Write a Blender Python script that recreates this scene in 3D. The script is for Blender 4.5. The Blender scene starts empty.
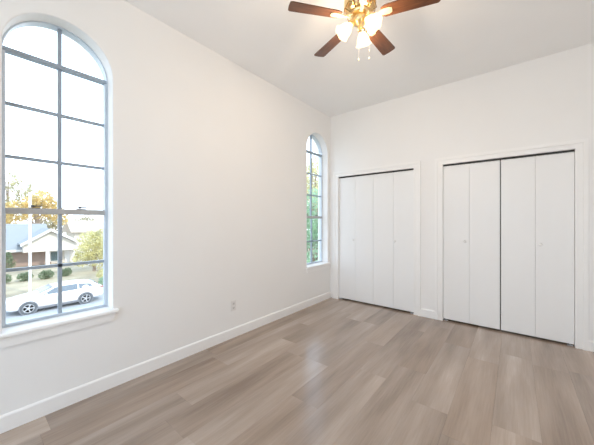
import bpy, bmesh, math, random
from mathutils import Vector, Matrix
from mathutils.geometry import tessellate_polygon
R = math.radians
PI = math.pi
scn = bpy.context.scene
COL = scn.collection

# ------------------------------------------------------------ camera, sky, sun, exposure
cam_d = bpy.data.cameras.new('camera')
cam = bpy.data.objects.new('camera', cam_d)
COL.objects.link(cam)
cam.location = (2.4855, 0.0, 1.31)
cam.rotation_euler = (R(90), 0, R(38.91))
cam_d.sensor_width = 36
cam_d.lens = 36 * 270.16 / 594
cam_d.shift_y = -0.92 / 594
cam_d.clip_start = 0.02
cam_d.clip_end = 500
scn.camera = cam

scn.view_settings.view_transform = 'Standard'
scn.view_settings.look = 'None'
scn.view_settings.gamma = 1
scn.view_settings.use_curve_mapping = False
scn.view_settings.exposure = -0.16
scn.cycles.use_denoising = True
scn.cycles.max_bounces = 12
scn.cycles.diffuse_bounces = 8
scn.cycles.transparent_max_bounces = 16
scn.cycles.sample_clamp_indirect = 6

SKY_STRENGTH = 3.5
SUN_STRENGTH = 3.6
LAMP_WATTS = 16.5

world = bpy.data.worlds.new('sky')
scn.world = world
world.use_nodes = True
wn = world.node_tree
wn.nodes.clear()
w_out = wn.nodes.new('ShaderNodeOutputWorld')
w_bg = wn.nodes.new('ShaderNodeBackground')
w_tc = wn.nodes.new('ShaderNodeTexCoord')
w_sep = wn.nodes.new('ShaderNodeSeparateXYZ')
w_ramp = wn.nodes.new('ShaderNodeValToRGB')
w_ramp.color_ramp.elements[0].position = 0.0
w_ramp.color_ramp.elements[0].color = (0.88, 0.945, 1.0, 1)
w_ramp.color_ramp.elements[1].position = 0.7
w_ramp.color_ramp.elements[1].color = (0.62, 0.80, 1.0, 1)
wn.links.new(w_tc.outputs['Generated'], w_sep.inputs[0])
wn.links.new(w_sep.outputs['Z'], w_ramp.inputs[0])
wn.links.new(w_ramp.outputs[0], w_bg.inputs['Color'])
w_bg.inputs['Strength'].default_value = SKY_STRENGTH
wn.links.new(w_bg.outputs[0], w_out.inputs['Surface'])

sun_d = bpy.data.lights.new('sun', 'SUN')
sun_d.energy = SUN_STRENGTH
sun_d.color = (1.0, 0.90, 0.74)
sun_d.angle = R(1.0)
sun = bpy.data.objects.new('sun', sun_d)
COL.objects.link(sun)
sun.location = (12, 2, 18)
sun.rotation_euler = Vector((-0.78, -0.18, -0.62)).to_track_quat('-Z', 'Y').to_euler()

# room size
D = 4.002        # far wall
H = 3.117        # ceiling
XR = 3.62        # right wall
YB = -1.75       # wall behind the camera
GZ = -4.05       # ground outside


def portal(name, loc, rot, sx, sy):
    l = bpy.data.lights.new(name, 'AREA')
    l.shape = 'RECTANGLE'
    l.size, l.size_y = sx, sy
    l.cycles.is_portal = True
    o = bpy.data.objects.new(name, l)
    o.location, o.rotation_euler = loc, rot
    COL.objects.link(o)


portal('window_daylight', (-0.19, 0.452, 1.67), (0, R(-90), 0), 2.2, 0.64)
portal('window_daylight.001', (-0.19, 3.62, 1.67), (0, R(-90), 0), 2.2, 0.64)
portal('window_daylight.002', (1.80, YB - 0.13, 1.5), (R(90), 0, 0), 3.5, 3.0)  # portal for the added rear window


# ------------------------------------------------------------ materials
def mat(name, color, rough=0.6, metal=0.0, var=0.0, vscale=8.0, bump=0.0, bscale=60.0, coat=0.0, spec=0.5, stretch=(1, 1, 1)):
    m = bpy.data.materials.new(name)
    m.use_nodes = True
    nt = m.node_tree
    b = nt.nodes['Principled BSDF']
    b.inputs['Base Color'].default_value = (*color, 1)
    b.inputs['Roughness'].default_value = rough
    b.inputs['Metallic'].default_value = metal
    b.inputs['Specular IOR Level'].default_value = spec
    b.inputs['Coat Weight'].default_value = coat
    tc = nt.nodes.new('ShaderNodeTexCoord')
    mp = nt.nodes.new('ShaderNodeMapping')
    mp.inputs['Scale'].default_value = stretch
    nt.links.new(tc.outputs['Object'], mp.inputs[0])
    if var > 0:
        n = nt.nodes.new('ShaderNodeTexNoise')
        n.inputs['Scale'].default_value = vscale
        n.inputs['Detail'].default_value = 4
        nt.links.new(mp.outputs[0], n.inputs['Vector'])
        rp = nt.nodes.new('ShaderNodeValToRGB')
        rp.color_ramp.elements[0].position = 0.3
        rp.color_ramp.elements[1].position = 0.7
        rp.color_ramp.elements[0].color = (*[c * (1 - var) for c in color], 1)
        rp.color_ramp.elements[1].color = (*[min(1, c * (1 + var)) for c in color], 1)
        nt.links.new(n.outputs['Fac'], rp.inputs[0])
        nt.links.new(rp.outputs[0], b.inputs['Base Color'])
    if bump > 0:
        n2 = nt.nodes.new('ShaderNodeTexNoise')
        n2.inputs['Scale'].default_value = bscale
        n2.inputs['Detail'].default_value = 3
        nt.links.new(mp.outputs[0], n2.inputs['Vector'])
        bp = nt.nodes.new('ShaderNodeBump')
        bp.inputs['Strength'].default_value = bump
        bp.inputs['Distance'].default_value = 0.01
        nt.links.new(n2.outputs['Fac'], bp.inputs['Height'])
        nt.links.new(bp.outputs[0], b.inputs['Normal'])
    return m


M = {}
M['wall'] = mat('wall_paint', (0.885, 0.875, 0.862), 0.62, var=0.006, vscale=3, bump=0.04, bscale=180)
M['ceiling'] = mat('ceiling_paint', (0.93, 0.928, 0.925), 0.75, var=0.006, vscale=3, bump=0.05, bscale=140)
M['trim'] = mat('trim_paint', (0.91, 0.90, 0.885), 0.38, var=0.005, vscale=5)
M['door'] = mat('door_paint', (0.875, 0.872, 0.865), 0.42, var=0.008, vscale=4, stretch=(1, 1, 0.3))
M['knob'] = mat('knob_enamel', (0.88, 0.87, 0.85), 0.25, var=0.01, vscale=30)
M['track'] = mat('track_metal', (0.035, 0.03, 0.028), 0.5, var=0.1, vscale=20)
M['dark'] = mat('closet_shade', (0.10, 0.09, 0.085), 0.8, var=0.1, vscale=4)  # darkness of the unlit closets put into the colour
M['alu'] = mat('window_metal', (0.33, 0.39, 0.46), 0.42, metal=0.25, var=0.05, vscale=12)
M['frame'] = mat('window_frame_metal', (0.60, 0.67, 0.75), 0.42, metal=0.15, var=0.04, vscale=12)
M['rail'] = mat('rail_metal', (0.46, 0.455, 0.45), 0.42, metal=0.2, var=0.04, vscale=12)
M['lock'] = mat('lock_metal', (0.10, 0.09, 0.085), 0.4, metal=0.6, var=0.1, vscale=30)
M['plate'] = mat('outlet_plastic', (0.80, 0.78, 0.76), 0.35, var=0.01, vscale=40)
M['socket'] = mat('outlet_socket_plastic', (0.72, 0.70, 0.68), 0.35, var=0.01, vscale=40)
M['slot'] = mat('outlet_slot', (0.05, 0.05, 0.05), 0.6, var=0.05, vscale=40)
M['brass'] = mat('polished_brass', (0.90, 0.68, 0.36), 0.28, metal=1.0, var=0.08, vscale=20)
M['brassd'] = mat('dark_brass', (0.30, 0.18, 0.06), 0.35, metal=0.8, var=0.1, vscale=20)
M['chain'] = mat('chain_metal', (0.45, 0.40, 0.34), 0.4, metal=0.3, var=0.05, vscale=30)
M['iron'] = mat('pale_brass', (0.88, 0.72, 0.46), 0.3, metal=0.6, var=0.05, vscale=20)


def wood_mat(name, c0, c1, c2, stretch, scale, rough, spec=0.5):
    m = bpy.data.materials.new(name)
    m.use_nodes = True
    nt = m.node_tree
    b = nt.nodes['Principled BSDF']
    tc = nt.nodes.new('ShaderNodeTexCoord')
    mp = nt.nodes.new('ShaderNodeMapping')
    mp.inputs['Scale'].default_value = stretch
    nt.links.new(tc.outputs['Object'], mp.inputs[0])
    n = nt.nodes.new('ShaderNodeTexNoise')
    n.inputs['Scale'].default_value = scale
    n.inputs['Detail'].default_value = 8
    n.inputs['Roughness'].default_value = 0.65
    nt.links.new(mp.outputs[0], n.inputs['Vector'])
    rp = nt.nodes.new('ShaderNodeValToRGB')
    e = rp.color_ramp.elements
    e[0].position, e[0].color = 0.3, (*c0, 1)
    e[1].position, e[1].color = 0.7, (*c2, 1)
    k = e.new(0.5)
    k.color = (*c1, 1)
    nt.links.new(n.outputs['Fac'], rp.inputs[0])
    nt.links.new(rp.outputs[0], b.inputs['Base Color'])
    b.inputs['Roughness'].default_value = rough
    b.inputs['Specular IOR Level'].default_value = spec
    return m


M['blade'] = wood_mat('walnut_blade', (0.05, 0.019, 0.009), (0.10, 0.038, 0.017), (0.16, 0.065, 0.028), (1.5, 22, 22), 4, 0.33)


def floor_mat():
    m = bpy.data.materials.new('vinyl_plank')
    m.use_nodes = True
    nt = m.node_tree
    L = nt.links
    b = nt.nodes['Principled BSDF']
    at = nt.nodes.new('ShaderNodeAttribute')
    at.attribute_name = 'plank'
    sep = nt.nodes.new('ShaderNodeSeparateColor')
    L.new(at.outputs['Color'], sep.inputs[0])
    tc = nt.nodes.new('ShaderNodeTexCoord')
    off = nt.nodes.new('ShaderNodeCombineXYZ')
    mu = nt.nodes.new('ShaderNodeMath')
    mu.operation = 'MULTIPLY'
    mu.inputs[1].default_value = 37.0
    L.new(sep.outputs['Green'], mu.inputs[0])
    L.new(mu.outputs[0], off.inputs['X'])
    L.new(mu.outputs[0], off.inputs['Y'])
    ad = nt.nodes.new('ShaderNodeVectorMath')
    ad.operation = 'ADD'
    L.new(tc.outputs['Object'], ad.inputs[0])
    L.new(off.outputs[0], ad.inputs[1])

    def noise(stretch, scale, detail, rough):
        mp = nt.nodes.new('ShaderNodeMapping')
        mp.inputs['Scale'].default_value = stretch
        L.new(ad.outputs[0], mp.inputs[0])
        n = nt.nodes.new('ShaderNodeTexNoise')
        n.inputs['Scale'].default_value = scale
        n.inputs['Detail'].default_value = detail
        n.inputs['Roughness'].default_value = rough
        L.new(mp.outputs[0], n.inputs['Vector'])
        return n
    n1 = noise((6.5, 0.7, 1), 1.0, 3, 0.5)      # broad bands along the board
    n2 = noise((60, 2.5, 1), 1.5, 6, 0.65)     # fine grain
    mix1 = nt.nodes.new('ShaderNodeMath')
    mix1.operation = 'MULTIPLY_ADD'            # band*0.75 + tone
    mix1.inputs[1].default_value = 0.85
    L.new(n1.outputs['Fac'], mix1.inputs[0])
    L.new(sep.outputs['Red'], mix1.inputs[2])
    mix2 = nt.nodes.new('ShaderNodeMath')
    mix2.operation = 'MULTIPLY_ADD'
    mix2.inputs[1].default_value = 0.28
    L.new(n2.outputs['Fac'], mix2.inputs[0])
    L.new(mix1.outputs[0], mix2.inputs[2])
    rp = nt.nodes.new('ShaderNodeValToRGB')
    e = rp.color_ramp.elements
    e[0].position, e[0].color = 0.40, (0.225, 0.162, 0.120, 1)
    e[1].position, e[1].color = 1.0, (0.61, 0.51, 0.43, 1)
    k = e.new(0.80)
    k.color = (0.44, 0.355, 0.292, 1)
    L.new(mix2.outputs[0], rp.inputs[0])
    wm = nt.nodes.new('ShaderNodeMix')
    wm.data_type = 'RGBA'
    wm.blend_type = 'MULTIPLY'
    wm.inputs[7].default_value = (0.97, 0.925, 0.875, 1)
    L.new(sep.outputs['Green'], wm.inputs[0])
    L.new(rp.outputs[0], wm.inputs[6])
    L.new(wm.outputs[2], b.inputs['Base Color'])
    b.inputs['Roughness'].default_value = 0.205
    b.inputs['Specular IOR Level'].default_value = 1.0
    bp = nt.nodes.new('ShaderNodeBump')
    bp.inputs['Strength'].default_value = 0.12
    bp.inputs['Distance'].default_value = 0.002
    L.new(n2.outputs['Fac'], bp.inputs['Height'])
    L.new(bp.outputs[0], b.inputs['Normal'])
    return m


M['floor'] = floor_mat()


def glass_mat(name, tint=(0.97, 0.985, 1.0)):
    m = bpy.data.materials.new(name)
    m.use_nodes = True
    nt = m.node_tree
    nt.nodes.clear()
    o = nt.nodes.new('ShaderNodeOutputMaterial')
    t = nt.nodes.new('ShaderNodeBsdfTransparent')
    t.inputs[0].default_value = (*tint, 1)
    g = nt.nodes.new('ShaderNodeBsdfGlossy')
    g.inputs['Roughness'].default_value = 0.02
    lw = nt.nodes.new('ShaderNodeLayerWeight')
    lw.inputs['Blend'].default_value = 0.5
    pw = nt.nodes.new('ShaderNodeMath')
    pw.operation = 'POWER'
    pw.inputs[1].default_value = 4.0
    nt.links.new(lw.outputs['Facing'], pw.inputs[0])
    f = nt.nodes.new('ShaderNodeMath')
    f.operation = 'MULTIPLY_ADD'
    f.inputs[1].default_value = 0.7
    f.inputs[2].default_value = 0.025
    nt.links.new(pw.outputs[0], f.inputs[0])
    x = nt.nodes.new('ShaderNodeMixShader')
    nt.links.new(f.outputs[0], x.inputs[0])
    nt.links.new(t.outputs[0], x.inputs[1])
    nt.links.new(g.outputs[0], x.inputs[2])
    nt.links.new(x.outputs[0], o.inputs[0])
    return m


M['glass'] = glass_mat('window_glass')


def shade_mat():
    m = bpy.data.materials.new('lit_frosted_glass')
    m.use_nodes = True
    nt = m.node_tree
    nt.nodes.clear()
    o = nt.nodes.new('ShaderNodeOutputMaterial')
    t = nt.nodes.new('ShaderNodeBsdfTransparent')
    t.inputs[0].default_value = (1, 0.97, 0.92, 1)
    e = nt.nodes.new('ShaderNodeEmission')
    e.inputs[0].default_value = (1.0, 0.80, 0.50, 1)
    e.inputs[1].default_value = 5.0
    x = nt.nodes.new('ShaderNodeMixShader')
    x.inputs[0].default_value = 0.25
    nt.links.new(t.outputs[0], x.inputs[1])
    nt.links.new(e.outputs[0], x.inputs[2])
    nt.links.new(x.outputs[0], o.inputs[0])
    return m


M['shade'] = shade_mat()
bm_ = bpy.data.materials.new('lit_bulb')
bm_.use_nodes = True
bb = bm_.node_tree.nodes['Principled BSDF']
bb.inputs['Emission Color'].default_value = (1.0, 0.86, 0.62, 1)
bb.inputs['Emission Strength'].default_value = 14
M['bulb'] = bm_

# outdoors
M['stone'] = mat('bounce_stone', (0.72, 0.69, 0.65), 0.9, var=0.05, vscale=2)
M['asphalt'] = mat('street_asphalt', (0.35, 0.37, 0.39), 0.9, var=0.08, vscale=2, bump=0.3, bscale=40)
M['concrete'] = mat('pale_concrete', (0.36, 0.33, 0.30), 0.9, var=0.06, vscale=2)
M['lawn'] = mat('dry_lawn', (0.34, 0.29, 0.20), 0.95, var=0.35, vscale=0.35, bump=0.5, bscale=20)
M['roof'] = mat('grey_shingle', (0.25, 0.27, 0.285), 0.9, var=0.10, vscale=6, stretch=(1, 0.3, 4))
M['paleroof'] = mat('pale_shingle', (0.50, 0.44, 0.38), 0.9, var=0.06, vscale=6)
M['siding'] = mat('white_siding', (0.62, 0.58, 0.52), 0.7, var=0.02, vscale=4)
M['whitepaint'] = mat('white_outdoor_paint', (0.68, 0.67, 0.66), 0.6, var=0.02, vscale=4)
M['teal'] = mat('house_window_glass', (0.12, 0.18, 0.20), 0.15, var=0.05, vscale=4)
M['bark'] = mat('bark', (0.26, 0.205, 0.16), 0.95, var=0.3, vscale=6, bump=0.5, bscale=20)
M['hedge'] = mat('hedge_leaf', (0.24, 0.30, 0.18), 0.8, var=0.35, vscale=2.5)
M['yellow'] = mat('autumn_leaf', (0.70, 0.55, 0.25), 0.8, var=0.35, vscale=1.2)
M['olive'] = mat('olive_leaf', (0.50, 0.47, 0.30), 0.8, var=0.4, vscale=0.9)
M['limegreen'] = mat('lime_leaf', (0.66, 0.62, 0.34), 0.8, var=0.35, vscale=1.2)
M['green'] = mat('green_leaf', (0.36, 0.52, 0.36), 0.8, var=0.45, vscale=1.0)
M['farleaf'] = mat('far_leaf', (0.46, 0.42, 0.29), 0.85, var=0.3, vscale=0.5)
M['carpaint'] = mat('white_car_paint', (0.70, 0.70, 0.71), 0.25, var=0.01, vscale=3, coat=0.6)
M['carglass'] = mat('car_glass', (0.14, 0.17, 0.20), 0.06, var=0.05, vscale=3)
M['tyre'] = mat('tyre_rubber', (0.10, 0.11, 0.12), 0.8, var=0.1, vscale=12)
M['alloy'] = mat('alloy_wheel', (0.55, 0.56, 0.58), 0.35, metal=0.5, var=0.03, vscale=12)
M['cladding'] = mat('car_cladding', (0.15, 0.16, 0.18), 0.6, var=0.1, vscale=8)
M['lamp_red'] = mat('tail_lamp', (0.34, 0.16, 0.15), 0.2, var=0.05, vscale=8)
M['lamp_clear'] = mat('head_lamp', (0.55, 0.58, 0.62), 0.1, var=0.05, vscale=8)


def leafy(m, amount=0.45):
    nt = m.node_tree
    b = nt.nodes['Principled BSDF']
    out = [n for n in nt.nodes if n.type == 'OUTPUT_MATERIAL'][0]
    t = nt.nodes.new('ShaderNodeBsdfTranslucent')
    src = b.inputs['Base Color'].links[0].from_socket
    nt.links.new(src, t.inputs['Color'])
    x = nt.nodes.new('ShaderNodeMixShader')
    x.inputs[0].default_value = amount
    nt.links.new(b.outputs[0], x.inputs[1])
    nt.links.new(t.outputs[0], x.inputs[2])
    nt.links.new(x.outputs[0], out.inputs['Surface'])


for k_ in ('hedge', 'yellow', 'olive', 'limegreen', 'green', 'farleaf'):
    leafy(M[k_])


def brick_mat():
    m = bpy.data.materials.new('pale_brick')
    m.use_nodes = True
    nt = m.node_tree
    b = nt.nodes['Principled BSDF']
    tc = nt.nodes.new('ShaderNodeTexCoord')
    sp = nt.nodes.new('ShaderNodeSeparateXYZ')
    cb = nt.nodes.new('ShaderNodeCombineXYZ')
    nt.links.new(tc.outputs['Object'], sp.inputs[0])
    nt.links.new(sp.outputs['Y'], cb.inputs['X'])
    nt.links.new(sp.outputs['Z'], cb.inputs['Y'])
    t = nt.nodes.new('ShaderNodeTexBrick')
    t.inputs['Scale'].default_value = 4.2
    t.inputs['Color1'].default_value = (0.37, 0.26, 0.21, 1)
    t.inputs['Color2'].default_value = (0.29, 0.20, 0.165, 1)
    t.inputs['Mortar'].default_value = (0.38, 0.34, 0.31, 1)
    nt.links.new(cb.outputs[0], t.inputs['Vector'])
    nt.links.new(t.outputs['Color'], b.inputs['Base Color'])
    b.inputs['Roughness'].default_value = 0.9
    return m


M['brick'] = brick_mat()


# ------------------------------------------------------------ mesh helpers
class MB:
    def __init__(self):
        self.bm = bmesh.new()

    def box(self, x0, x1, y0, y1, z0, z1, bev=0.0, mx=None):
        vs = [self.bm.verts.new(c) for c in ((x0, y0, z0), (x1, y0, z0), (x1, y1, z0), (x0, y1, z0), (x0, y0, z1), (x1, y0, z1), (x1, y1, z1), (x0, y1, z1))]
        fs = [self.bm.faces.new([vs[i] for i in f]) for f in ((0, 3, 2, 1), (4, 5, 6, 7), (0, 1, 5, 4), (1, 2, 6, 5), (2, 3, 7, 6), (3, 0, 4, 7))]
        if mx is not None:
            bmesh.ops.transform(self.bm, matrix=mx, verts=vs)
        if bev > 0:
            es = list({e for f in fs for e in f.edges})
            bmesh.ops.bevel(self.bm, geom=es, offset=bev, segments=2, affect='EDGES', profile=0.5)
        return self

    def prism(self, pts, axis, a0, a1):
        """polygon pts extruded along axis ('x': pts are (y,z); 'y': (x,z); 'z': (x,y))"""
        def P(p, a):
            return {'x': (a, p[0], p[1]), 'y': (p[0], a, p[1]), 'z': (p[0], p[1], a)}[axis]
        v0 = [self.bm.verts.new(P(p, a0)) for p in pts]
        v1 = [self.bm.verts.new(P(p, a1)) for p in pts]
        n = len(pts)
        self.bm.faces.new(v0)
        self.bm.faces.new(v1)
        for i in range(n):
            self.bm.faces.new((v0[i], v0[(i + 1) % n], v1[(i + 1) % n], v1[i]))
        return self

    def rings(self, rings, closed=True, cap=True):
        vr = [[self.bm.verts.new(p) for p in r] for r in rings]
        n = len(vr[0])
        for a, b in zip(vr[:-1], vr[1:]):
            for i in range(n if closed else n - 1):
                self.bm.faces.new((a[i], a[(i + 1) % n], b[(i + 1) % n], b[i]))
        if cap and closed:
            self.bm.faces.new(vr[0])
            self.bm.faces.new(vr[-1])
        return self

    def lathe(self, prof, seg=24, mx=None, cap=True):
        """prof: list of (r, z) about z"""
        rs = []
        for r, z in prof:
            ring = []
            for k in range(seg):
                a = 2 * PI * k / seg
                p = Vector((r * math.cos(a), r * math.sin(a), z))
                ring.append(mx @ p if mx is not None else p)
            rs.append(ring)
        return self.rings(rs, True, cap)

    def tube(self, pts, rad, seg=10):
        pts = [Vector(p) for p in pts]
        rads = rad if isinstance(rad, (list, tuple)) else [rad] * len(pts)
        rs = []
        for i, p in enumerate(pts):
            d = (pts[min(i + 1, len(pts) - 1)] - pts[max(i - 1, 0)]).normalized()
            u = d.orthogonal().normalized() if i == 0 else (u - d * u.dot(d)).normalized()
            w = d.cross(u)
            rs.append([p + (u * math.cos(2 * PI * k / seg) + w * math.sin(2 * PI * k / seg)) * rads[i] for k in range(seg)])
        return self.rings(rs)

    def sphere(self, c, r, sc=(1, 1, 1), seg=16, rg=10):
        prof = [(max(1e-4, math.sin(PI * k / rg)) * r, -math.cos(PI * k / rg) * r) for k in range(rg + 1)]
        return self.lathe(prof, seg, Matrix.Translation(c) @ Matrix.Diagonal((*sc, 1)))

    def build(self, name, m, parent=None, smooth=False, angle=35):
        bmesh.ops.recalc_face_normals(self.bm, faces=self.bm.faces)
        me = bpy.data.meshes.new(name)
        self.bm.to_mesh(me)
        self.bm.free()
        me.materials.append(m)
        if smooth:
            for p in me.polygons:
                p.use_smooth = True
            me.set_sharp_from_angle(angle=R(angle))
        o = bpy.data.objects.new(name, me)
        COL.objects.link(o)
        if parent:
            o.parent = parent
        return o


def tag(o, label=None, cat=None, group=None, kind=None):
    if label:
        o['label'] = label
    if cat:
        o['category'] = cat
    if group:
        o['group'] = group
    if kind:
        o['kind'] = kind
    return o


def empty(name, loc=(0, 0, 0), rz=0):
    o = bpy.data.objects.new(name, None)
    o.location = loc
    o.rotation_euler = (0, 0, rz)
    o.empty_display_size = 0.1
    COL.objects.link(o)
    return o


# ------------------------------------------------------------ arched window geometry
WHW = 0.297      # half width of the wall opening
WZ0 = 0.612      # bottom of opening
WZS = 2.441      # spring line
W_Y = (0.452, 3.617)
NA = 28


def contour(yc, off=0.0, z0=WZ0, zs=WZS):
    r = WHW + off
    pts = [(yc - r, z0 - off), (yc + r, z0 - off)]
    for k in range(NA + 1):
        a = PI * k / NA
        pts.append((yc + r * math.cos(a), zs + r * math.sin(a)))
    return pts


# left wall: face with two arched holes, bullnose edges, reveals
def wall_left():
    bm = bmesh.new()
    br = 0.008
    y0, y1 = YB, D
    for x, off in ((0.0, br), (-0.20, 0.0)):
        outer = [(y0, 0), (y1, 0), (y1, H), (y0, H)]
        loops = [outer] + [contour(c, off) for c in W_Y]
        flat = [p for l in loops for p in l]
        vs = [bm.verts.new((x, p[0], p[1])) for p in flat]
        for t in tessellate_polygon([[Vector((p[0], p[1], 0)) for p in l] for l in loops]):
            try:
                bm.faces.new([vs[i] for i in t])
            except ValueError:
                pass
    for c in W_Y:
        prof = [(br * (1 - math.sin(k * PI / 12)), -br * (1 - math.cos(k * PI / 12))) for k in range(7)] + [(0, -0.20)]
        rings = []
        for off, x in prof:
            rings.append([bm.verts.new((x, p[0], p[1])) for p in contour(c, off)])
        n = len(rings[0])
        for a, b in zip(rings[:-1], rings[1:]):
            for i in range(n):
                bm.faces.new((a[i], a[(i + 1) % n], b[(i + 1) % n], b[i]))
    bmesh.ops.remove_doubles(bm, verts=bm.verts, dist=1e-5)
    bmesh.ops.recalc_face_normals(bm, faces=bm.faces)
    me = bpy.data.meshes.new('wall_left')
    bm.to_mesh(me)
    bm.free()
    me.materials.append(M['wall'])
    o = bpy.data.objects.new('wall_left', me)
    COL.objects.link(o)
    return o


tag(wall_left(), 'white painted wall with two tall arched windows', 'wall', kind='structure')


# wall with rectangular holes, in the plane of constant y
def wall_rect(name, y0, y1, xa, xb, holes, m):
    mb = MB()
    xs = sorted({xa, xb} | {h[0] for h in holes} | {h[1] for h in holes})
    for a, b in zip(xs[:-1], xs[1:]):
        cut = [h for h in holes if h[0] <= a + 1e-6 and h[1] >= b - 1e-6]
        if not cut:
            mb.box(a, b, y0, y1, 0, H)
        else:
            h = cut[0]
            if h[2] > 0:
                mb.box(a, b, y0, y1, 0, h[2])
            mb.box(a, b, y0, y1, h[3], H)
    return mb.build(name, m)


C1 = (0.150, 1.380)
C2 = (1.732, 2.979)
DT = 2.066
tag(wall_rect('wall_back', D, D + 0.115, -0.2, XR + 0.1, [(C1[0], C1[1], 0, DT), (C2[0], C2[1], 0, DT)], M['wall']),
    'white painted wall holding the two closets', 'wall', kind='structure')
tag(MB().box(XR, XR + 0.1, YB, D, 0, H).build('wall_right', M['wall']), 'plain white painted wall at right', 'wall', kind='structure')
RW = (0.10, 3.50, 0.06, 2.95)  # rear opening added for extra daylight
tag(wall_rect('wall_front', YB - 0.12, YB, -0.2, XR + 0.1, [RW], M['wall']), 'white wall with an added daylight opening behind the camera', 'wall', kind='structure')
tag(MB().box(-0.2, XR + 0.1, YB - 0.12, D + 0.9, H, H + 0.15).build('ceiling', M['ceiling']), 'flat white painted ceiling', 'ceiling', kind='structure')


# floor planks
def make_floor():
    rnd = random.Random(5)
    PW, PL = 0.24, 1.22
    x_off = 0.21 - 0.24
    joints = {0: 1.57, 2: 1.03, 3: 2.06, 5: 2.78, 6: 2.22, 8: 2.07, 9: 1.86, 10: 2.15}
    tones = {(10, 0): 0.20, (9, 1): 0.20, (9, 0): 0.16, (8, 0): 0.05, (2, -1): -0.05, (3, 0): 0.02, (1, 0): -0.08, (0, 0): -0.1, (0, -1): -0.1}
    bm = bmesh.new()
    lay = bm.loops.layers.color.new('plank')
    mesh_faces = []
    gap = 0.0003
    row = 0
    x = x_off
    while x < XR:
        xa, xb = max(-0.02, x) + gap, min(XR, x + PW) - gap
        j = joints.get(row, rnd.uniform(0, PL))
        k0 = math.floor((YB - j) / PL)
        k = k0
        while j + k * PL < D + 0.75:
            ya, yb = max(YB, j + k * PL) + gap, min(D + 0.75, j + (k + 1) * PL) - gap
            tone = tones.get((row, k), rnd.uniform(-0.14, 0.22))
            sd = rnd.random()
            if yb > ya:
                zt, zb = 0.0, -0.02
                v = [bm.verts.new(p) for p in ((xa, ya, zt), (xb, ya, zt), (xb, yb, zt), (xa, yb, zt), (xa, ya, zb), (xb, ya, zb), (xb, yb, zb), (xa, yb, zb))]
                for f in ((0, 1, 2, 3), (0, 4, 5, 1), (1, 5, 6, 2), (2, 6, 7, 3), (3, 7, 4, 0)):
                    fc = bm.faces.new([v[i] for i in f])
                    for lp in fc.loops:
                        lp[lay] = ((tone + 0.25), sd, 0, 1)
            k += 1
        row += 1
        x += PW
    bmesh.ops.recalc_face_normals(bm, faces=bm.faces)
    me = bpy.data.meshes.new('floor')
    bm.to_mesh(me)
    bm.free()
    me.materials.append(M['floor'])
    o = bpy.data.objects.new('floor', me)
    COL.objects.link(o)
    return o


tag(make_floor(), 'greige wood look plank floor', 'floor', kind='structure')
tag(MB().box(-0.2, XR + 0.1, YB - 0.12, D + 0.9, -0.25, -0.021).build('floor_slab', M['dark']), 'subfloor beneath the planks', 'floor', kind='structure')

# closet interiors, coloured dark for the shade behind the doors
for i, (a, b) in enumerate((C1, C2)):
    mb = MB()
    mb.box(a - 0.1, b + 0.1, D + 0.80, D + 0.84, 0, H)
    mb.box(a - 0.14, a - 0.1, D + 0.115, D + 0.84, 0, H)
    mb.box(b + 0.1, b + 0.14, D + 0.115, D + 0.84, 0, H)
    o = mb.build('wall_closet', M['dark'])
    tag(o, 'inside of the %s closet with its shade painted in' % ('narrower left' if i == 0 else 'wider right'), 'wall', kind='structure')


# ------------------------------------------------------------ windows
def loft_frame(mb, yc, o0, o1, x0, x1, cf=contour):
    a = [(x1, *p) for p in cf(yc, o0)]
    b = [(x1, *p) for p in cf(yc, o1)]
    c = [(x0, *p) for p in cf(yc, o1)]
    d = [(x0, *p) for p in cf(yc, o0)]
    mb.rings([a, b, c, d, a], True, False)
    bmesh.ops.remove_doubles(mb.bm, verts=mb.bm.verts, dist=1e-6)


WDX = 0.018     # how far the window unit sits inward


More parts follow.
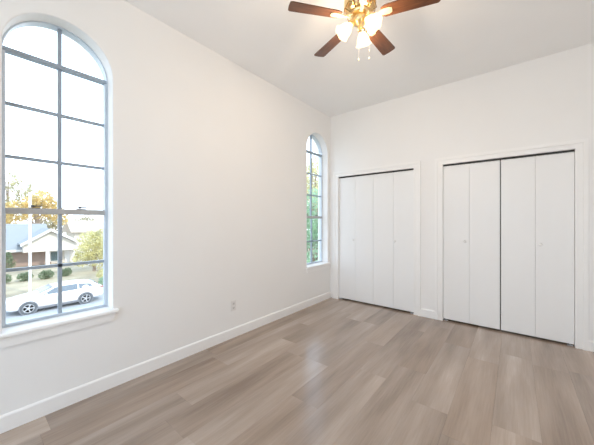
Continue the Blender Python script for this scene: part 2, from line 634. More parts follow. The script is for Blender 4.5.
def make_window(idx, yc, label):
    root = empty('window_%d' % idx, (0, yc, WZ0))
    tag(root, label, 'window', kind='structure')
    G = Matrix.Translation((WDX, -yc, -WZ0))

    def part(mb, name, m, smooth=False, parent=None):
        bmesh.ops.transform(mb.bm, matrix=G, verts=mb.bm.verts)
        return mb.build(name, m, parent or root, smooth)
    mb = MB()
    loft_frame(mb, yc, 0.0, -0.009, -0.185, -0.128)
    part(mb, 'frame', M['frame'], True)
    yl, yr = yc - WHW + 0.022, yc + WHW - 0.022
    ZT = WZS + 0.004
    # fixed arch bar at the springing
    part(MB().box(-0.175, -0.126, yc - WHW + 0.008, yc + WHW - 0.008, ZT - 0.0135, ZT + 0.0135, 0.003), 'transom_bar', M['alu'])
    # upper sash
    zr = 1.382
    mb = MB()
    mb.box(-0.178, -0.129, yl - 0.0125, yl, zr, ZT - 0.0135)
    mb.box(-0.178, -0.129, yr, yr + 0.0125, zr, ZT - 0.0135)
    us = part(mb, 'upper_sash', M['frame'])
    mb = MB()
    mb.box(-0.172, -0.146, yc - 0.011, yc + 0.011, zr, WZS + WHW - 0.010)
    for z in (2.096, 1.744):
        mb.box(-0.172, -0.148, yl, yr, z - 0.0095, z + 0.0095)
    part(mb, 'muntin_grid', M['alu'])
    # lower sash
    mb = MB()
    z0 = WZ0 + 0.012
    mb.box(-0.160, -0.130, yl - 0.0125, yl + 0.002, z0, zr)
    mb.box(-0.160, -0.130, yr - 0.002, yr + 0.0125, z0, zr)
    mb.box(-0.160, -0.130, yl, yr, z0, z0 + 0.014)
    ls = part(mb, 'lower_sash', M['frame'])
    part(MB().box(-0.168, -0.122, yl, yr, zr - 0.020, zr + 0.020, 0.004), 'meeting_rail', M['rail'])
    mb = MB()
    mb.box(-0.158, -0.134, yc - 0.011, yc + 0.011, z0, zr)
    mb.box(-0.158, -0.134, yl, yr, 0.988 - 0.010, 0.988 + 0.010)
    part(mb, 'muntin_grid', M['alu'])
    for s in (-0.135, 0.125):
        mb = MB()
        mb.box(-0.150, -0.124, yc + s - 0.030, yc + s + 0.030, zr + 0.0205, zr + 0.025, 0.002)
        mb.lathe([(0.010, 0), (0.010, 0.012), (0.006, 0.015)], 12, Matrix.Translation((-0.137, yc + s - 0.01, zr + 0.028)))
        mb.box(-0.142, -0.132, yc + s - 0.01, yc + s + 0.035, zr + 0.032, zr + 0.040, 0.002)
        part(mb, 'sash_lock', M['lock'])
    # glass
    up = [(yl, zr), (yr, zr)] + [p for p in contour(yc, -0.008)[2:]]
    part(MB().prism(up, 'x', -0.1625, -0.1595), 'glass', M['glass'])
    part(MB().box(-0.1475, -0.1445, yl, yr, z0, zr), 'glass', M['glass'])
    # stool and apron
    G = Matrix.Translation((0, -yc, -WZ0))
    mb = MB()
    w = WHW + 0.032
    prof = [(-0.128, WZ0 - 0.008), (-0.128, WZ0 + 0.004), (0.030, WZ0 + 0.004), (0.036, WZ0 - 0.001), (0.038, WZ0 - 0.010), (0.036, WZ0 - 0.020), (0.030, WZ0 - 0.024), (0.0, WZ0 - 0.024), (0.0, WZ0 - 0.008)]
    # inner tongue between the reveals, outer nose wider
    mb.box(-0.112, 0.002, yc - WHW + 0.001, yc + WHW - 0.001, WZ0 - 0.0, WZ0 + 0.004)
    nose = prof[2:8] + [(0.0005, WZ0 + 0.004)]
    mb.prism(nose, 'y', yc - w, yc + w)
    part(mb, 'stool', M['trim'])
    mb = MB()
    aw = WHW + 0.016
    mb.prism([(yc - aw + 0.012, WZ0 - 0.085), (yc + aw - 0.012, WZ0 - 0.085), (yc + aw, WZ0 - 0.0245), (yc - aw, WZ0 - 0.0245)], 'x', 0.0005, 0.017)
    part(mb, 'apron', M['trim'])
    return root


make_window(1, W_Y[0], 'tall arched window looking onto a parked white car and a house')
make_window(2, W_Y[1], 'tall arched window beside the closet with green trees behind it')

# unseen window added behind the camera to let more daylight in
rw = empty('window_3', (1.8, YB - 0.06, RW[2]))
tag(rw, 'added unseen window behind the camera for extra daylight', 'window', kind='structure')
mb = MB()
for a, b, c, d in ((RW[0], RW[0] + 0.05, RW[2], RW[3]), (RW[1] - 0.05, RW[1], RW[2], RW[3]), (RW[0], RW[1], RW[2], RW[2] + 0.05), (RW[0], RW[1], RW[3] - 0.05, RW[3]), (1.78, 1.82, RW[2], RW[3])):
    mb.box(a - 1.8, b - 1.8, -0.03, 0.03, c - RW[2], d - RW[2])
mb.build('frame', M['trim'], rw)
MB().box(RW[0] - 1.8 + 0.04, RW[1] - 1.8 - 0.04, -0.003, 0.003, 0.04, RW[3] - RW[2] - 0.04).build('glass', M['glass'], rw)


# ------------------------------------------------------------ casings, baseboards
def casing(name, a, b, wl, wr, label):
    mb = MB()
    zt = DT
    for (o0, o1, th) in ((0.0, 0.012, 0.015), (0.012, 0.052, 0.010), (0.052, 1.0, 0.020)):
        l1, r1, t1 = min(o1, wl), min(o1, wr), min(o1, 0.088)
        y0, y1 = D - th, D - 0.0002
        mb.box(a - l1, a - min(o0, wl), y0, y1, 0, zt + t1)
        mb.box(b + o0, b + r1, y0, y1, 0, zt + t1)
        mb.box(a - min(o0, wl), b + o0, y0, y1, zt + o0, zt + t1)
    # jamb lining
    mb.box(a - 0.0001, a + 0.008, D - 0.010, D + 0.115, 0, zt)
    mb.box(b - 0.008, b + 0.0001, D - 0.010, D + 0.115, 0, zt)
    mb.box(a + 0.008, b - 0.008, D - 0.010, D + 0.115, zt - 0.001, zt + 0.003)
    o = mb.build(name, M['trim'])
    return tag(o, label, 'door casing', kind='structure')


casing('trim_1', C1[0], C1[1], 0.095, 0.084, 'white casing around the closet in the corner')
casing('trim_2', C2[0], C2[1], 0.086, 0.086, 'white casing around the closet at right')


def baseboard(name, p0, p1, n, label):
    """runs along the wall from p0 to p1, n points into the room"""
    mb = MB()
    p0, p1, n = Vector((*p0, 0)), Vector((*p1, 0)), Vector((*n, 0))
    prof = [(0.0003, 0.0), (0.015, 0.0), (0.015, 0.094), (0.012, 0.101), (0.006, 0.106), (0.0003, 0.106)]
    rs = [[p + n * d + Vector((0, 0, z)) for d, z in prof] for p in (p0, p1)]
    mb.rings(rs)
    return tag(mb.build(name, M['trim']), label, 'baseboard', kind='structure')


baseboard('baseboard_left', (0, YB + 0.015), (0, D - 0.0005), (1, 0), 'white baseboard along the window wall')
baseboard('baseboard_back', (C1[1] + 0.0842, D), (C2[0] - 0.0862, D), (0, -1), 'short white baseboard between the two closets')
baseboard('baseboard_right', (C2[1] + 0.0862, D), (XR - 0.016, D), (0, -1), 'white baseboard right of the right closet')
baseboard('baseboard_side', (XR, YB + 0.015), (XR, D), (-1, 0), 'white baseboard along the right wall')
baseboard('baseboard_front', (0, YB), (XR, YB), (0, 1), 'white baseboard behind the camera')


# ------------------------------------------------------------ bifold closet doors
def track(i, a, b):
    mb = MB()
    z1 = DT - 0.0015
    mb.box(a + 0.0085, b - 0.0085, D + 0.022, D + 0.026, z1 - 0.024, z1)
    mb.box(a + 0.0085, b - 0.0085, D + 0.050, D + 0.054, z1 - 0.024, z1)
    mb.box(a + 0.0085, b - 0.0085, D + 0.026, D + 0.050, z1 - 0.004, z1)
    o = mb.build('door_track', M['track'])
    tag(o, 'dark overhead track of the closet ' + ('in the corner' if i == 0 else 'at right'), 'door track')


def bifold(idx, x0, xf, x1, knob_x, knob_z, label):
    root = empty('door_%d' % idx, (x0, D + 0.024, 0.022))
    tag(root, label, 'closet door', kind='structure')
    zt = 2.049
    ya, yb = D + 0.022, D + 0.052
    g = 0.0009
    G = Matrix.Translation((-x0, -(D + 0.024), -0.022))
    panels = []
    for a, b in ((x0, xf - g), (xf + g, x1)):
        mb = MB().box(a, b, ya, yb, 0.022, zt, 0.0012)
        bmesh.ops.transform(mb.bm, matrix=G, verts=mb.bm.verts)
        panels.append(mb.build('panel', M['door'], root))
    mb = MB()
    mx = Matrix.Translation((knob_x, ya, knob_z)) @ Matrix.Rotation(R(90), 4, 'X')
    mb.lathe([(0.010, 0.0), (0.007, 0.006), (0.0065, 0.012), (0.013, 0.017), (0.0165, 0.023), (0.0155, 0.029), (0.009, 0.033), (0.001, 0.034)], 20, mx)
    bmesh.ops.transform(mb.bm, matrix=G, verts=mb.bm.verts)
    kp = panels[0] if knob_x < xf else panels[1]
    mb.build('knob', M['knob'], kp, True)
    for z in (0.25, 1.04, 1.83):
        mb = MB().tube([(xf, yb + 0.004, z - 0.03), (xf, yb + 0.004, z + 0.03)], 0.004, 8)
        bmesh.ops.transform(mb.bm, matrix=G, verts=mb.bm.verts)
        mb.build('hinge', M['lock'], root)
    # pivot pin at the floor, on the jamb side
    px = x0 + 0.03 if knob_x < xf else x1 - 0.03
    mb = MB()
    mb.box(px - 0.022, px + 0.022, ya + 0.002, yb - 0.002, 0.0004, 0.006)
    mb.lathe([(0.005, 0.006), (0.005, 0.022)], 10, Matrix.Translation((px, (ya + yb) / 2, 0)))
    bmesh.ops.transform(mb.bm, matrix=G, verts=mb.bm.verts)
    mb.build('pivot', M['alloy'], root)
    return root


track(0, *C1)
track(1, *C2)
s1 = 0.7622
bifold(1, C1[0] + 0.0105, 0.456, s1 - 0.0012, 0.430, 1.012, 'white bifold door nearest the corner, in the left closet')
bifold(2, s1 + 0.0012, 1.077, C1[1] - 0.0105, 1.106, 1.020, 'white bifold door in the left closet, on its right half')
s2 = 2.349
bifold(3, C2[0] + 0.0100, 2.035, s2 - 0.005, 1.988, 1.055, 'white bifold door in the wide right closet, on its left half')
bifold(4, s2 + 0.005, 2.662, C2[1] - 0.0105, 2.704, 1.055, 'white bifold door at the far right of the photo')

# ------------------------------------------------------------ wall outlet
ol = empty('wall_outlet', (0, 1.930, 0.300))
tag(ol, 'white duplex wall outlet below and between the windows', 'outlet')
MB().box(0.0004, 0.006, -0.035, 0.035, 0, 0.114, 0.002).build('cover_plate', M['plate'], ol)
for z in (0.032, 0.082):
    sk = MB()
    sk.box(0.0055, 0.0078, -0.016, 0.016, z - 0.014, z + 0.014, 0.001)
    so = sk.build('socket', M['socket'], ol)
    sl = MB()
    sl.box(0.0078, 0.0082, -0.008, -0.0055, z - 0.002, z + 0.008)
    sl.box(0.0078, 0.0082, 0.0055, 0.008, z - 0.002, z + 0.008)
    sl.box(0.0078, 0.0082, -0.0025, 0.0025, z - 0.010, z - 0.006)
    sl.build('slots', M['slot'], so)

# ------------------------------------------------------------ ceiling fan
FX, FY, FZ = 1.5957, 1.8399, 2.80
fan = empty('ceiling_fan', (FX, FY, H))
tag(fan, 'brass ceiling fan with walnut blades and three lit glass shades', 'ceiling fan')
z_ = lambda z: z - H
MB().lathe([(0.075, z_(3.1165)), (0.075, z_(3.09)), (0.060, z_(3.062)), (0.030, z_(3.045)), (0.020, z_(3.03)), (0.020, z_(2.985))], 28).build('canopy', M['brass'], fan, True)
MB().lathe([(0.020, z_(2.995)), (0.070, z_(2.985)), (0.105, z_(2.965)), (0.115, z_(2.935)), (0.115, z_(2.895)), (0.105, z_(2.868)), (0.085, z_(2.852)), (0.060, z_(2.842)), (0.03, z_(2.84))], 32).build('motor_housing', M['brass'], fan, True)
# open ribbed ring under the motor
mb = MB()
for k in range(10):
    a = 2 * PI * k / 10
    ca, sa = math.cos(a), math.sin(a)
    b_ = a + PI / 10
    mb.tube([(0.112 * ca, 0.112 * sa, z_(2.885)), (0.118 * math.cos(b_), 0.118 * math.sin(b_), z_(2.858)), (0.070 * math.cos(b_), 0.070 * math.sin(b_), z_(2.838))], 0.0035, 8)
    mb.tube([(0.112 * math.cos(a + 2 * PI / 10), 0.112 * math.sin(a + 2 * PI / 10), z_(2.885)), (0.118 * math.cos(b_), 0.118 * math.sin(b_), z_(2.858))], 0.0035, 8)
mb.build('motor_grille', M['brassd'], fan, True)
MB().lathe([(0.078, z_(2.842)), (0.080, z_(2.832)), (0.074, z_(2.822)), (0.05, z_(2.818))], 28).build('flywheel', M['brass'], fan, True)

for k in range(5):
    a = R(87.1 + 72 * k)
    rot = Matrix.Rotation(a, 4, 'Z')
    tilt = Matrix.Translation((0, 0, z_(FZ + 0.006))) @ Matrix.Rotation(R(-11), 4, 'X')
    # blade outline along +X
    top, bot = [], []
    r0, r1 = 0.150, 0.515
    for t in range(13):
        x = r0 + (r1 - r0) * t / 12
        w = 0.046 + 0.011 * (t / 12)
        if t == 0:
            w = 0.034
        top.append((x, w))
        bot.append((x, -w))
    tip = [(r1 + 0.009, 0.053), (r1 + 0.015, 0.045), (r1 + 0.018, 0.0), (r1 + 0.015, -0.045), (r1 + 0.009, -0.053)]
    out = bot + tip[::-1] + top[::-1]
    mb = MB().prism(out, 'z', 0.0, 0.006)
    bl = bpy.data.objects
    blade = mb.build('blade', M['blade'], fan)
    blade.matrix_local = rot @ tilt
    # iron: a flat arm with a spade end, screwed under the blade
    ir = MB()
    ir.prism([(0.070, -0.012), (0.130, -0.010), (0.158, -0.024), (0.205, -0.026), (0.225, -0.016), (0.225, 0.016), (0.205, 0.026), (0.158, 0.024), (0.130, 0.010), (0.070, 0.012)], 'z', -0.006, -0.0006)
    ir.tube([(0.055, 0, 0.022), (0.085, 0, 0.012), (0.12, 0, -0.002)], 0.009, 10)
    for sx, sy in ((0.172, 0.012), (0.172, -0.012), (0.208, 0.0)):
        ir.lathe([(0.0055, -0.006), (0.0045, -0.009), (0.001, -0.0098)], 10, Matrix.Translation((sx, sy, 0)))
    io = ir.build('blade_iron', M['iron'], blade, True)

# light kit
MB().lathe([(0.040, z_(2.818)), (0.052, z_(2.806)), (0.054, z_(2.788)), (0.045, z_(2.770)), (0.028, z_(2.760)), (0.016, z_(2.750)), (0.014, z_(2.722)), (0.018, z_(2.716)), (0.010, z_(2.706)), (0.002, z_(2.703))], 28).build('light_kit', M['brass'], fan, True)
for k, deg in enumerate((-137, -17, 103)):
    a = R(deg)
    d = Vector((math.cos(a), math.sin(a), 0))
    p0 = d * 0.035 + Vector((0, 0, z_(2.782)))
    p1 = d * 0.052 + Vector((0, 0, z_(2.780)))
    p2 = d * 0.060 + Vector((0, 0, z_(2.765)))
    MB().tube([p0, p0.lerp(p1, 0.6), p1, p2], 0.008, 10).build('lamp_arm', M['brass'], fan, True)
    ax = (d * 0.70 + Vector((0, 0, -0.72))).normalized()
    q = ax.to_track_quat('Z', 'Y').to_matrix().to_4x4()
    base = p2 - ax * 0.004
    mx = Matrix.Translation(base) @ q
    MB().lathe([(0.010, -0.004), (0.021, 0.0), (0.024, 0.012), (0.024, 0.020), (0.018, 0.022)], 20, mx).build('lamp_fitter', M['brass'], fan, True)
    prof = [(0.021, 0.018), (0.026, 0.030), (0.037, 0.046), (0.045, 0.064), (0.048, 0.082), (0.051, 0.098), (0.060, 0.112)]
    inner = [(r - 0.003, z) for r, z in prof[::-1]]
    mb = MB()
    seg = 30
    rs = []
    for i, (r, z) in enumerate(prof + inner):
        f = max(0, (z - 0.085) / 0.027)
        rs.append([mx @ Vector(((r + 0.004 * f * math.cos(6 * 2 * PI * s / seg)) * math.cos(2 * PI * s / seg), (r + 0.004 * f * math.cos(6 * 2 * PI * s / seg)) * math.sin(2 * PI * s / seg), z)) for s in range(seg)])
    mb.rings(rs, True, False)
    sh = mb.build('lamp_shade', M['shade'], fan, True, 60)
    mbb = MB()
    mbb.lathe([(0.010, 0.022), (0.012, 0.034), (0.022, 0.052), (0.026, 0.066), (0.021, 0.082), (0.010, 0.090), (0.001, 0.092)], 16, mx)
    mbb.build('bulb', M['bulb'], sh, True)
    l = bpy.data.lights.new('fan_lamp', 'POINT')
    l.energy = LAMP_WATTS
    l.color = (1.0, 0.825, 0.65)
    l.shadow_soft_size = 0.028
    lo = bpy.data.objects.new('fan_lamp', l)
    lo.location = Vector((FX, FY, H)) + (mx @ Vector((0, 0, 0.100)))
    COL.objects.link(lo)

for cx_, cy_, z1 in ((0.056, 0.036, 2.52), (-0.012, 0.006, 2.52)):
    mb = MB()
    n = int((2.755 - z1) / 0.008)
    mb.tube([(cx_, cy_, z_(2.765)), (cx_, cy_, z_(z1))], 0.0004, 6)
    for i in range(n):
        mb.sphere((cx_, cy_, z_(2.755 - i * 0.008)), 0.0008, seg=6, rg=4)
    pc = mb.build('pull_chain', M['chain'], fan, True)
    MB().lathe([(0.001, z_(z1)), (0.003, z_(z1 - 0.004)), (0.005, z_(z1 - 0.014)), (0.003, z_(z1 - 0.020)), (0.001, z_(z1 - 0.022))], 12, Matrix.Translation((cx_, cy_, 0))).build('fob', M['iron'], pc, True)

# ------------------------------------------------------------ outdoors: ground
tag(MB().box(-1.5, 6.5, YB - 7.0, YB - 0.121, -0.40, -0.12).build('bounce_slab', M['stone']), 'added unseen pale slab bouncing daylight into the room', 'bounce_slab', kind='structure')  # unseen slab added to bounce daylight up to the ceiling
tag(MB().box(-90, 30, -40, 60, GZ - 0.4, GZ - 0.05).build('lawn', M['lawn']), 'dry green and tan lawn across the street', 'lawn', kind='structure')
tag(MB().box(-22.0, -13.5, -40, 60, GZ - 0.3, GZ).build('street', M['asphalt']), 'pale grey street under the parked car', 'street', kind='structure')
tag(MB().box(-22.2, -22.0, -40, 60, GZ - 0.3, GZ + 0.12, 0.02).build('kerb', M['concrete']), 'concrete kerb behind the parked car', 'kerb', kind='structure')
tag(MB().box(-44.0, -22.2, 9.8, 13.6, GZ - 0.3, GZ - 0.01).build('driveway', M['concrete']), 'tan driveway right of the brick house', 'driveway', kind='structure')
tag(MB().box(-25.4, -24.2, -40, 60, GZ - 0.3, GZ - 0.02).build('sidewalk', M['concrete']), 'tan sidewalk across the street', 'sidewalk', kind='structure')


# ------------------------------------------------------------ parked car, front towards -y
def make_car():
    root = empty('parked_car', (-20.25, 1.47, GZ))
    tag(root, 'white crossover car parked on the street below the window', 'car')
    L_ = 4.70
    W = 0.915
    #      t     zb    zbelt ztop  wb    wtop
    st = [(0.00, 0.38, 0.62, 0.70, 0.62, 0.55),
          (0.06, 0.26, 0.72, 0.84, 0.76, 0.66),
          (0.30, 0.22, 0.84, 0.95, 0.88, 0.74),
          (0.90, 0.22, 0.94, 1.05, W, 0.78),
          (1.25, 0.22, 0.98, 1.10, W, 0.78),
          (1.65, 0.22, 1.00, 1.36, W, 0.70),
          (2.05, 0.22, 1.01, 1.58, W, 0.64),
          (2.45, 0.22, 1.02, 1.66, W, 0.62),
          (3.10, 0.22, 1.05, 1.68, W, 0.61),
          (3.70, 0.22, 1.08, 1.64, W, 0.60),
          (4.10, 0.24, 1.10, 1.56, 0.90, 0.58),
          (4.42, 0.28, 1.08, 1.26, 0.87, 0.64),
          (4.62, 0.34, 0.98, 1.06, 0.82, 0.68),
          (4.70, 0.45, 0.84, 0.92, 0.74, 0.62)]

    def ring(s):
        t, zb, zl, zt, wb, wt = s
        half = [(wb * 0.80, zb), (wb * 0.95, zb + 0.08), (wb, (zb + zl) / 2), (wb * 0.985, zl - 0.05), (wb * 0.95, zl + 0.01), (wt + 0.03, zt - 0.09), (wt * 0.94, zt - 0.025), (wt * 0.6, zt)]
        return [(x, t, z) for x, z in half] + [(-x, t, z) for x, z in half[::-1]]
    st = [(t, zb, zl * 0.92, zt * (0.87 if zt > 1.2 else 0.93), wb, wt) for t, zb, zl, zt, wb, wt in st]
    mb = MB().rings([ring(s) for s in st])
    body = mb.build('body', M['carpaint'], root, True, 50)
    sub = body.modifiers.new('smooth', 'SUBSURF')
    sub.levels = sub.render_levels = 2

    def side_pt(t, z):
        for a, b in zip(st[:-1], st[1:]):
            if a[0] <= t <= b[0]:
                f = (t - a[0]) / (b[0] - a[0])
                v = [a[i] + (b[i] - a[i]) * f for i in range(6)]
                break
        _, zb, zl, zt, wb, wt = v
        f = min(1, max(0, (z - zl) / (zt - 0.09 - zl)))
        return wb * 0.95 + (wt + 0.03 - wb * 0.95) * f
    panes = [[(1.52, 0.97), (2.28, 0.99), (2.28, 1.31), (2.12, 1.295)],
             [(2.36, 0.99), (3.20, 1.02), (3.20, 1.345), (2.36, 1.325)],
             [(3.28, 1.025), (4.02, 1.09), (3.86, 1.25), (3.28, 1.34)]]
    for sgn in (1, -1):
        for p in panes:
            mb = MB()
            o_ = [(sgn * (side_pt(t, z) + 0.012), t, z) for t, z in p]
            i_ = [(sgn * (side_pt(t, z) - 0.05), t, z) for t, z in p]
            mb.rings([o_, i_])
            mb.build('side_window', M['carglass'], root)
    mb = MB()
    mb.rings([[(-0.66, 1.36, 1.065), (0.66, 1.36, 1.065), (0.57, 2.02, 1.37), (-0.57, 2.02, 1.37)], [(-0.66, 1.42, 1.01), (0.66, 1.42, 1.01), (0.57, 2.08, 1.31), (-0.57, 2.08, 1.31)]])
    mb.build('windshield', M['carglass'], root)
    mb = MB()
    mb.rings([[(-0.56, 4.14, 1.335), (0.56, 4.14, 1.335), (0.60, 4.43, 1.10), (-0.60, 4.43, 1.10)], [(-0.56, 4.08, 1.285), (0.56, 4.08, 1.285), (0.60, 4.37, 1.05), (-0.60, 4.37, 1.05)]])
    mb.build('rear_window', M['carglass'], root)
    for sgn in (1, -1):
        MB().box(*(sorted((sgn * 0.86, sgn * 0.925))), 1.2, 3.3, 0.20, 0.30, 0.02).build('sill_cladding', M['cladding'], root)
    MB().box(-0.62, 0.62, -0.015, 0.10, 0.32, 0.56, 0.04).build('grille', M['cladding'], root)
    MB().box(-0.60, 0.60, 4.60, 4.72, 0.40, 0.58, 0.04).build('rear_bumper', M['cladding'], root)
    for sgn in (1, -1):
        MB().box(*(sorted((sgn * 0.52, sgn * 0.80))), 0.03, 0.34, 0.66, 0.77, 0.03).build('headlight', M['lamp_clear'], root)
        MB().box(*(sorted((sgn * 0.60, sgn * 0.845))), 4.36, 4.66, 0.88, 1.0, 0.03).build('tail_light', M['lamp_red'], root)
        MB().box(*(sorted((sgn * 0.88, sgn * 1.04))), 1.62, 1.74, 0.94, 1.06, 0.03).build('wing_mirror', M['carpaint'], root)
        for t in (2.16, 3.02):
            MB().box(*(sorted((sgn * 0.885, sgn * 0.935))), t, t + 0.17, 0.86, 0.895, 0.01).build('door_handle', M['carpaint'], root)
    for t in (0.93, 3.60):
        for sgn in (1, -1):
            q = Matrix.Translation((sgn * 0.80, t, 0.345)) @ Matrix.Rotation(R(90) * sgn, 4, 'Y')
            MB().lathe([(0.41, -0.10), (0.41, 0.118), (0.36, 0.122), (0.34, 0.10)], 32, q).build('wheel_arch', M['cladding'], root, True)
            MB().lathe([(0.24, -0.10), (0.33, -0.10), (0.345, -0.07), (0.345, 0.10), (0.33, 0.128), (0.245, 0.130), (0.24, 0.10)], 32, q).build('tyre', M['tyre'], root, True)
            mb = MB()
            mb.lathe([(0.246, 0.05), (0.246, 0.128), (0.222, 0.126), (0.215, 0.06)], 32, q)
            mb.lathe([(0.055, 0.06), (0.055, 0.125), (0.03, 0.13)], 16, q)
            for k in range(5):
                rr = Matrix.Rotation(2 * PI * k / 5, 4, 'Z')
                mb.box(-0.028, 0.028, 0.03, 0.235, 0.085, 0.122, 0, q @ rr)
            mb.build('rim', M['alloy'], root, True)
    return root


make_car()


# ------------------------------------------------------------ house across the street
def make_house():
    root = empty('brick_house', (-44, 6, GZ - 0.05))
    tag(root, 'brick house with grey shingle roof and white gable across the street', 'house')
    G = Matrix.Translation((44, -6, -(GZ - 0.05)))

    def part(mb, name, m, parent=None):
        bmesh.ops.transform(mb.bm, matrix=G, verts=mb.bm.verts)
        return mb.build(name, m, parent or root)
    g = GZ - 0.05
    part(MB().box(-53.5, -44, -1.5, 7.2, g, -2.05), 'wall', M['brick'])
    # main roof: eave at front, ridge behind
    part(MB().prism([(-43.3, -2.25), (-43.3, -2.05), (-48.8, 1.02), (-54.3, -2.05), (-54.3, -2.25)], 'y', -2.2, 7.4), 'roof', M['roof'])
    # white gable wing in front
    gy0, gy1, ga, gz, ge = 4.2, 9.75, 6.85, 0.30, -1.45
    part(MB().prism([(gy0 + 0.3, -2.35), (gy1 - 0.3, -2.35), (gy1 - 0.3, ge - 0.05), (ga, gz - 0.15), (gy0 + 0.3, ge - 0.05)], 'x', -46.5, -42.3), 'gable_wall', M['siding'])
    for (ya, yb) in ((gy0, ga), (ga, gy1)):
        za, zb = (ge, gz) if ya == gy0 else (gz, ge)
        part(MB().prism([(ya, za - 0.02), (yb, zb - 0.02), (yb, zb + 0.14), (ya, za + 0.14)], 'x', -47.5, -41.9), 'gable_roof', M['roof'])
        part(MB().prism([(ya, za - 0.16), (yb, zb - 0.16), (yb, zb + 0.15), (ya, za + 0.15)], 'x', -41.9, -41.78), 'fascia', M['whitepaint'])
    part(MB().box(-43.32, -43.22, -2.2, 4.5, -2.3, -2.02), 'fascia', M['whitepaint'])
    part(MB().box(-42.7, -42.4, 6.45, 6.80, g, -2.35), 'column', M['whitepaint'])
    part(MB().box(-42.7, -42.4, 9.1, 9.40, g, -2.35), 'column', M['whitepaint'])
    part(MB().box(-50, -44.0, 7.2, 9.5, g, -2.35), 'wall', M['siding'])
    f = part(MB().box(-44.0, -43.9, 7.05, 8.25, -3.85, -2.5), 'window', M['whitepaint'])
    part(MB().box(-43.9, -43.86, 7.15, 8.15, -3.75, -2.6), 'window_glass', M['teal'])
    part(MB().box(-44.0, -43.9, 8.5, 9.0, g, -2.5), 'front_door', M['whitepaint'])
    part(MB().box(-49.6, -49.0, 1.0, 1.7, 0.2, 1.9), 'chimney', M['brick'])


make_house()
nb = empty('pale_house', (-60, 16.4, GZ - 0.05))
tag(nb, 'pale low house farther back, right of the brick house', 'house')
MB().box(-3, 3, -4.2, 5.5, 0, 3.6).build('wall', M['siding'], nb)
MB().prism([(3.7, 3.5), (3.7, 3.7), (0, 5.6), (-3.7, 3.7), (-3.7, 3.5)], 'y', -4.8, 6.0).build('roof', M['paleroof'], nb)
MB().box(3.0, 3.08, 0.5, 2.0, 1.0, 2.4).build('window', M['teal'], nb)
MB().box(3.0, 3.08, -2.0, -1.0, 0.1, 2.3).build('front_door', M['whitepaint'], nb)


# ------------------------------------------------------------ trees and shrubs
def leaves_mesh(rnd, blobs, n, size, base):
    bm = bmesh.new()
    tot = sum(b[3] ** 2 for b in blobs)
    for bx, by, bz, br in blobs:
        for _ in range(int(n * br * br / tot)):
            v = Vector((rnd.gauss(0, 1), rnd.gauss(0, 1), rnd.gauss(0, 1))).normalized()
            p = Vector((bx, by, bz)) + v * br * (rnd.uniform(0.35, 1.0) ** 0.5) * Vector((1, 1, 0.85)).length / 1.65
            a = Vector((rnd.gauss(0, 1), rnd.gauss(0, 1), rnd.gauss(0, 1))).normalized()
            b = a.orthogonal().normalized()
            s = size * rnd.uniform(0.6, 1.3)
            c = a.cross(b)
            vs = [bm.verts.new(p + a * s), bm.verts.new(p + b * s * 0.45 + c * s * 0.12), bm.verts.new(p - a * s), bm.verts.new(p - b * s * 0.45 + c * s * 0.12)]
            bm.faces.new((vs[0], vs[1], vs[2]))
            bm.faces.new((vs[0], vs[2], vs[3]))
    me = bpy.data.meshes.new('foliage')
    bm.to_mesh(me)
    bm.free()
    return me


def tree(name, x, y, g, blobs, n, size, m, trunk_r, label, cat='tree', seed=1, group=None):
    """blobs: (dx, dy, z_world, r)"""
    rnd = random.Random(seed)
    root = empty(name, (x, y, g))
    tag(root, label, cat, group)
    bl = [(dx, dy, z - g, r) for dx, dy, z, r in blobs]
    me = leaves_mesh(rnd, bl, n, size, g)
    me.materials.append(m)
    o = bpy.data.objects.new('crown' if trunk_r > 0 else 'foliage', me)
    COL.objects.link(o)
    o.parent = root
    top = max(b[2] for b in bl)
    mb = MB()
    tr = trunk_r if trunk_r > 0 else 0.03
    low = min(b[2] for b in bl)
    mb.tube([(0, 0, -0.05), (0.03, 0.02, low * 0.5 + 0.02), (0, 0, low + 0.03), (0, 0, top)], [tr * 1.25, tr, tr * 0.8, tr * 0.25], 10)
    for bx, by, bz, br in bl:
        mb.tube([(0, 0, max(0.05, low * 0.8)), (bx * 0.5, by * 0.5, (low + bz) / 2 + 0.1), (bx, by, bz)], [tr * 0.55, tr * 0.35, tr * 0.12], 7)
    mb.build('trunk' if trunk_r > 0 else 'stem', M['bark'], root, True)
    return root


g0 = GZ - 0.05
tree('bare_tree', -66, 5.0, g0, [(0, -0.3, 8.3, 1.7), (0, 1.6, 7.3, 1.6), (0, -1.6, 6.6, 1.6), (0, 3.3, 6.2, 1.4), (0, -2.0, 4.4, 1.7), (0, 2.4, 5.0, 1.6), (1, 0.2, 3.4, 2.3), (0, -3.4, 2.6, 2.0)], 1700, 0.26, M['olive'], 0.25,
     'tall thin leaved tree behind the brick house', seed=3)
tree('autumn_tree', -58.5, 7.6, g0, [(0, -2.4, 2.8, 1.9), (0, 0, 3.2, 1.8), (0, 2.1, 3.0, 1.5), (0.5, 0.9, 5.3, 1.3), (0, 1.6, 4.2, 1.3), (0, -0.6, 4.3, 1.2), (0, -3.8, 2.4, 1.9), (0, 3.0, 1.8, 1.2)], 2300, 0.26, M['yellow'], 0.22,
     'golden autumn tree rising over the white gable', seed=4)
tree('yellow_tree', -33.5, 9.1, g0, [(0, -0.4, -0.7, 1.1), (0, 0.7, -0.6, 1.2), (0.3, 0.1, -1.5, 1.4), (0, 1.0, -1.8, 1.2), (0, -0.8, -2.0, 1.0), (0.3, 0.4, -2.7, 1.2), (0.2, -1.2, -2.7, 0.8)], 2900, 0.14, M['limegreen'], 0.13,
     'bushy yellow green tree right of the brick house', seed=5)
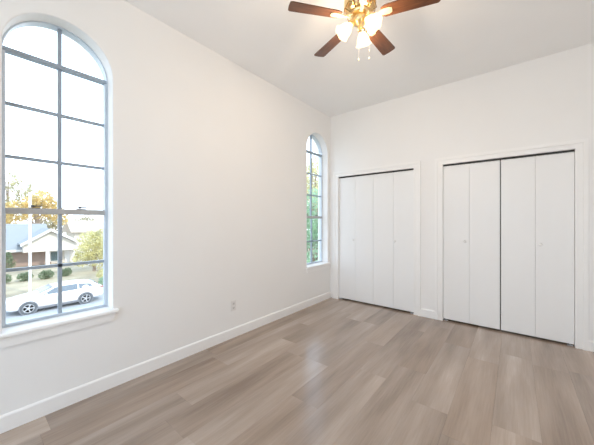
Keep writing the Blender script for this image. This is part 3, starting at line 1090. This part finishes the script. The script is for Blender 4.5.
for i, (y, z, r) in enumerate(((12.4, 1.3, 1.5), (18.4, 1.3, 1.5), (24.4, 1.6, 1.5), (0.6, 0.6, 1.4))):
    tree('distant_tree', -76, y, g0, [(0, 0, z, r), (0, -1.3, z - 0.8, r), (0, 1.3, z - 0.7, r), (0, 0, z - 2.2, r * 1.2)], 700, 0.32, M['farleaf'], 0.2,
         'pale distant tree in the row far beyond the house', seed=20 + i, group='distant trees beyond the house')
tree('round_shrub', -42.4, 3.2, g0, [(0, 0, -2.9, 0.55), (0, 0.05, -3.5, 0.65), (0, 0, -2.5, 0.4)], 900, 0.10, M['hedge'], 0,
     'dark green upright shrub against the brick house wall', 'shrub', seed=7)
for i, (x, y, r) in enumerate(((-32.0, 2.2, 0.42), (-32.2, 3.6, 0.40), (-32.0, 5.0, 0.44), (-32.2, 6.4, 0.40))):
    tree('low_shrub', x, y, g0, [(0, -0.15, -3.72, r), (0, 0.15, -3.68, r)], 600, 0.09, M['hedge'], 0,
         ['low green shrub on the house lawn nearest the left window frame', 'low green shrub directly behind the white pole, on the house lawn', 'low green shrub on the lawn in line with the white porch column', 'low green shrub on the lawn nearest the yellow green tree'][i], 'shrub', seed=30 + i, group='low shrubs on the house lawn')
tree('yellow_shrub', -27.0, 8.1, g0, [(0, 0, -3.5, 0.5), (0, 0.35, -3.6, 0.45)], 700, 0.08, M['limegreen'], 0,
     'small yellow shrub behind the tail of the parked car', 'shrub', seed=41)
tree('green_shrub', -23.6, 7.25, g0, [(0, 0, -3.6, 0.42), (0, 0.4, -3.7, 0.42)], 700, 0.08, M['green'], 0,
     'small green shrub at the rear bumper of the parked car', 'shrub', seed=42)

# trees seen through the second window
tree('leafy_tree', -8.6, 15.4, g0, [(0, 0, 4.4, 1.1), (-0.7, -0.6, 3.0, 1.2), (0.8, 0.7, 2.9, 1.2), (0.3, 0.3, 5.3, 0.7), (-1.2, -0.9, 1.8, 1.1), (1.2, 0.9, 1.8, 1.1)], 2600, 0.10, M['limegreen'], 0.12,
     'sunny yellow green tree seen through the window by the closet', seed=51)
tree('leafy_tree', -6.0, 12.4, g0, [(0, 0, 1.9, 1.3), (-0.9, -0.6, 0.9, 1.3), (0.9, 0.6, 0.6, 1.3), (0, 0, -0.4, 1.4), (-1.2, -0.9, -1.0, 1.2), (1.2, 0.9, -1.0, 1.2)], 8000, 0.10, M['green'], 0.16,
     'dense green tree seen low through the window by the closet', seed=52)
tree('leafy_tree', -11.8, 20.4, g0, [(0, 0, 5.6, 1.3), (-0.9, -0.6, 4.2, 1.4), (0.9, 0.6, 4.4, 1.3), (0, 0, 3.0, 1.4)], 2000, 0.13, M['olive'], 0.18,
     'pale tall tree behind the green one, seen through the window by the closet', seed=53)

# white pole by the street
wp = empty('white_pole', (-26.0, 3.21, g0))
tag(wp, 'tall white pole standing between the car and the brick house', 'pole')
MB().lathe([(0.14, 0), (0.14, 0.05), (0.085, 0.12), (0.08, 7.42), (0.05, 7.46)], 16).build('shaft', M['whitepaint'], wp, True)
MB().sphere((0, 0, 7.52), 0.11).build('finial', M['whitepaint'], wp, True)
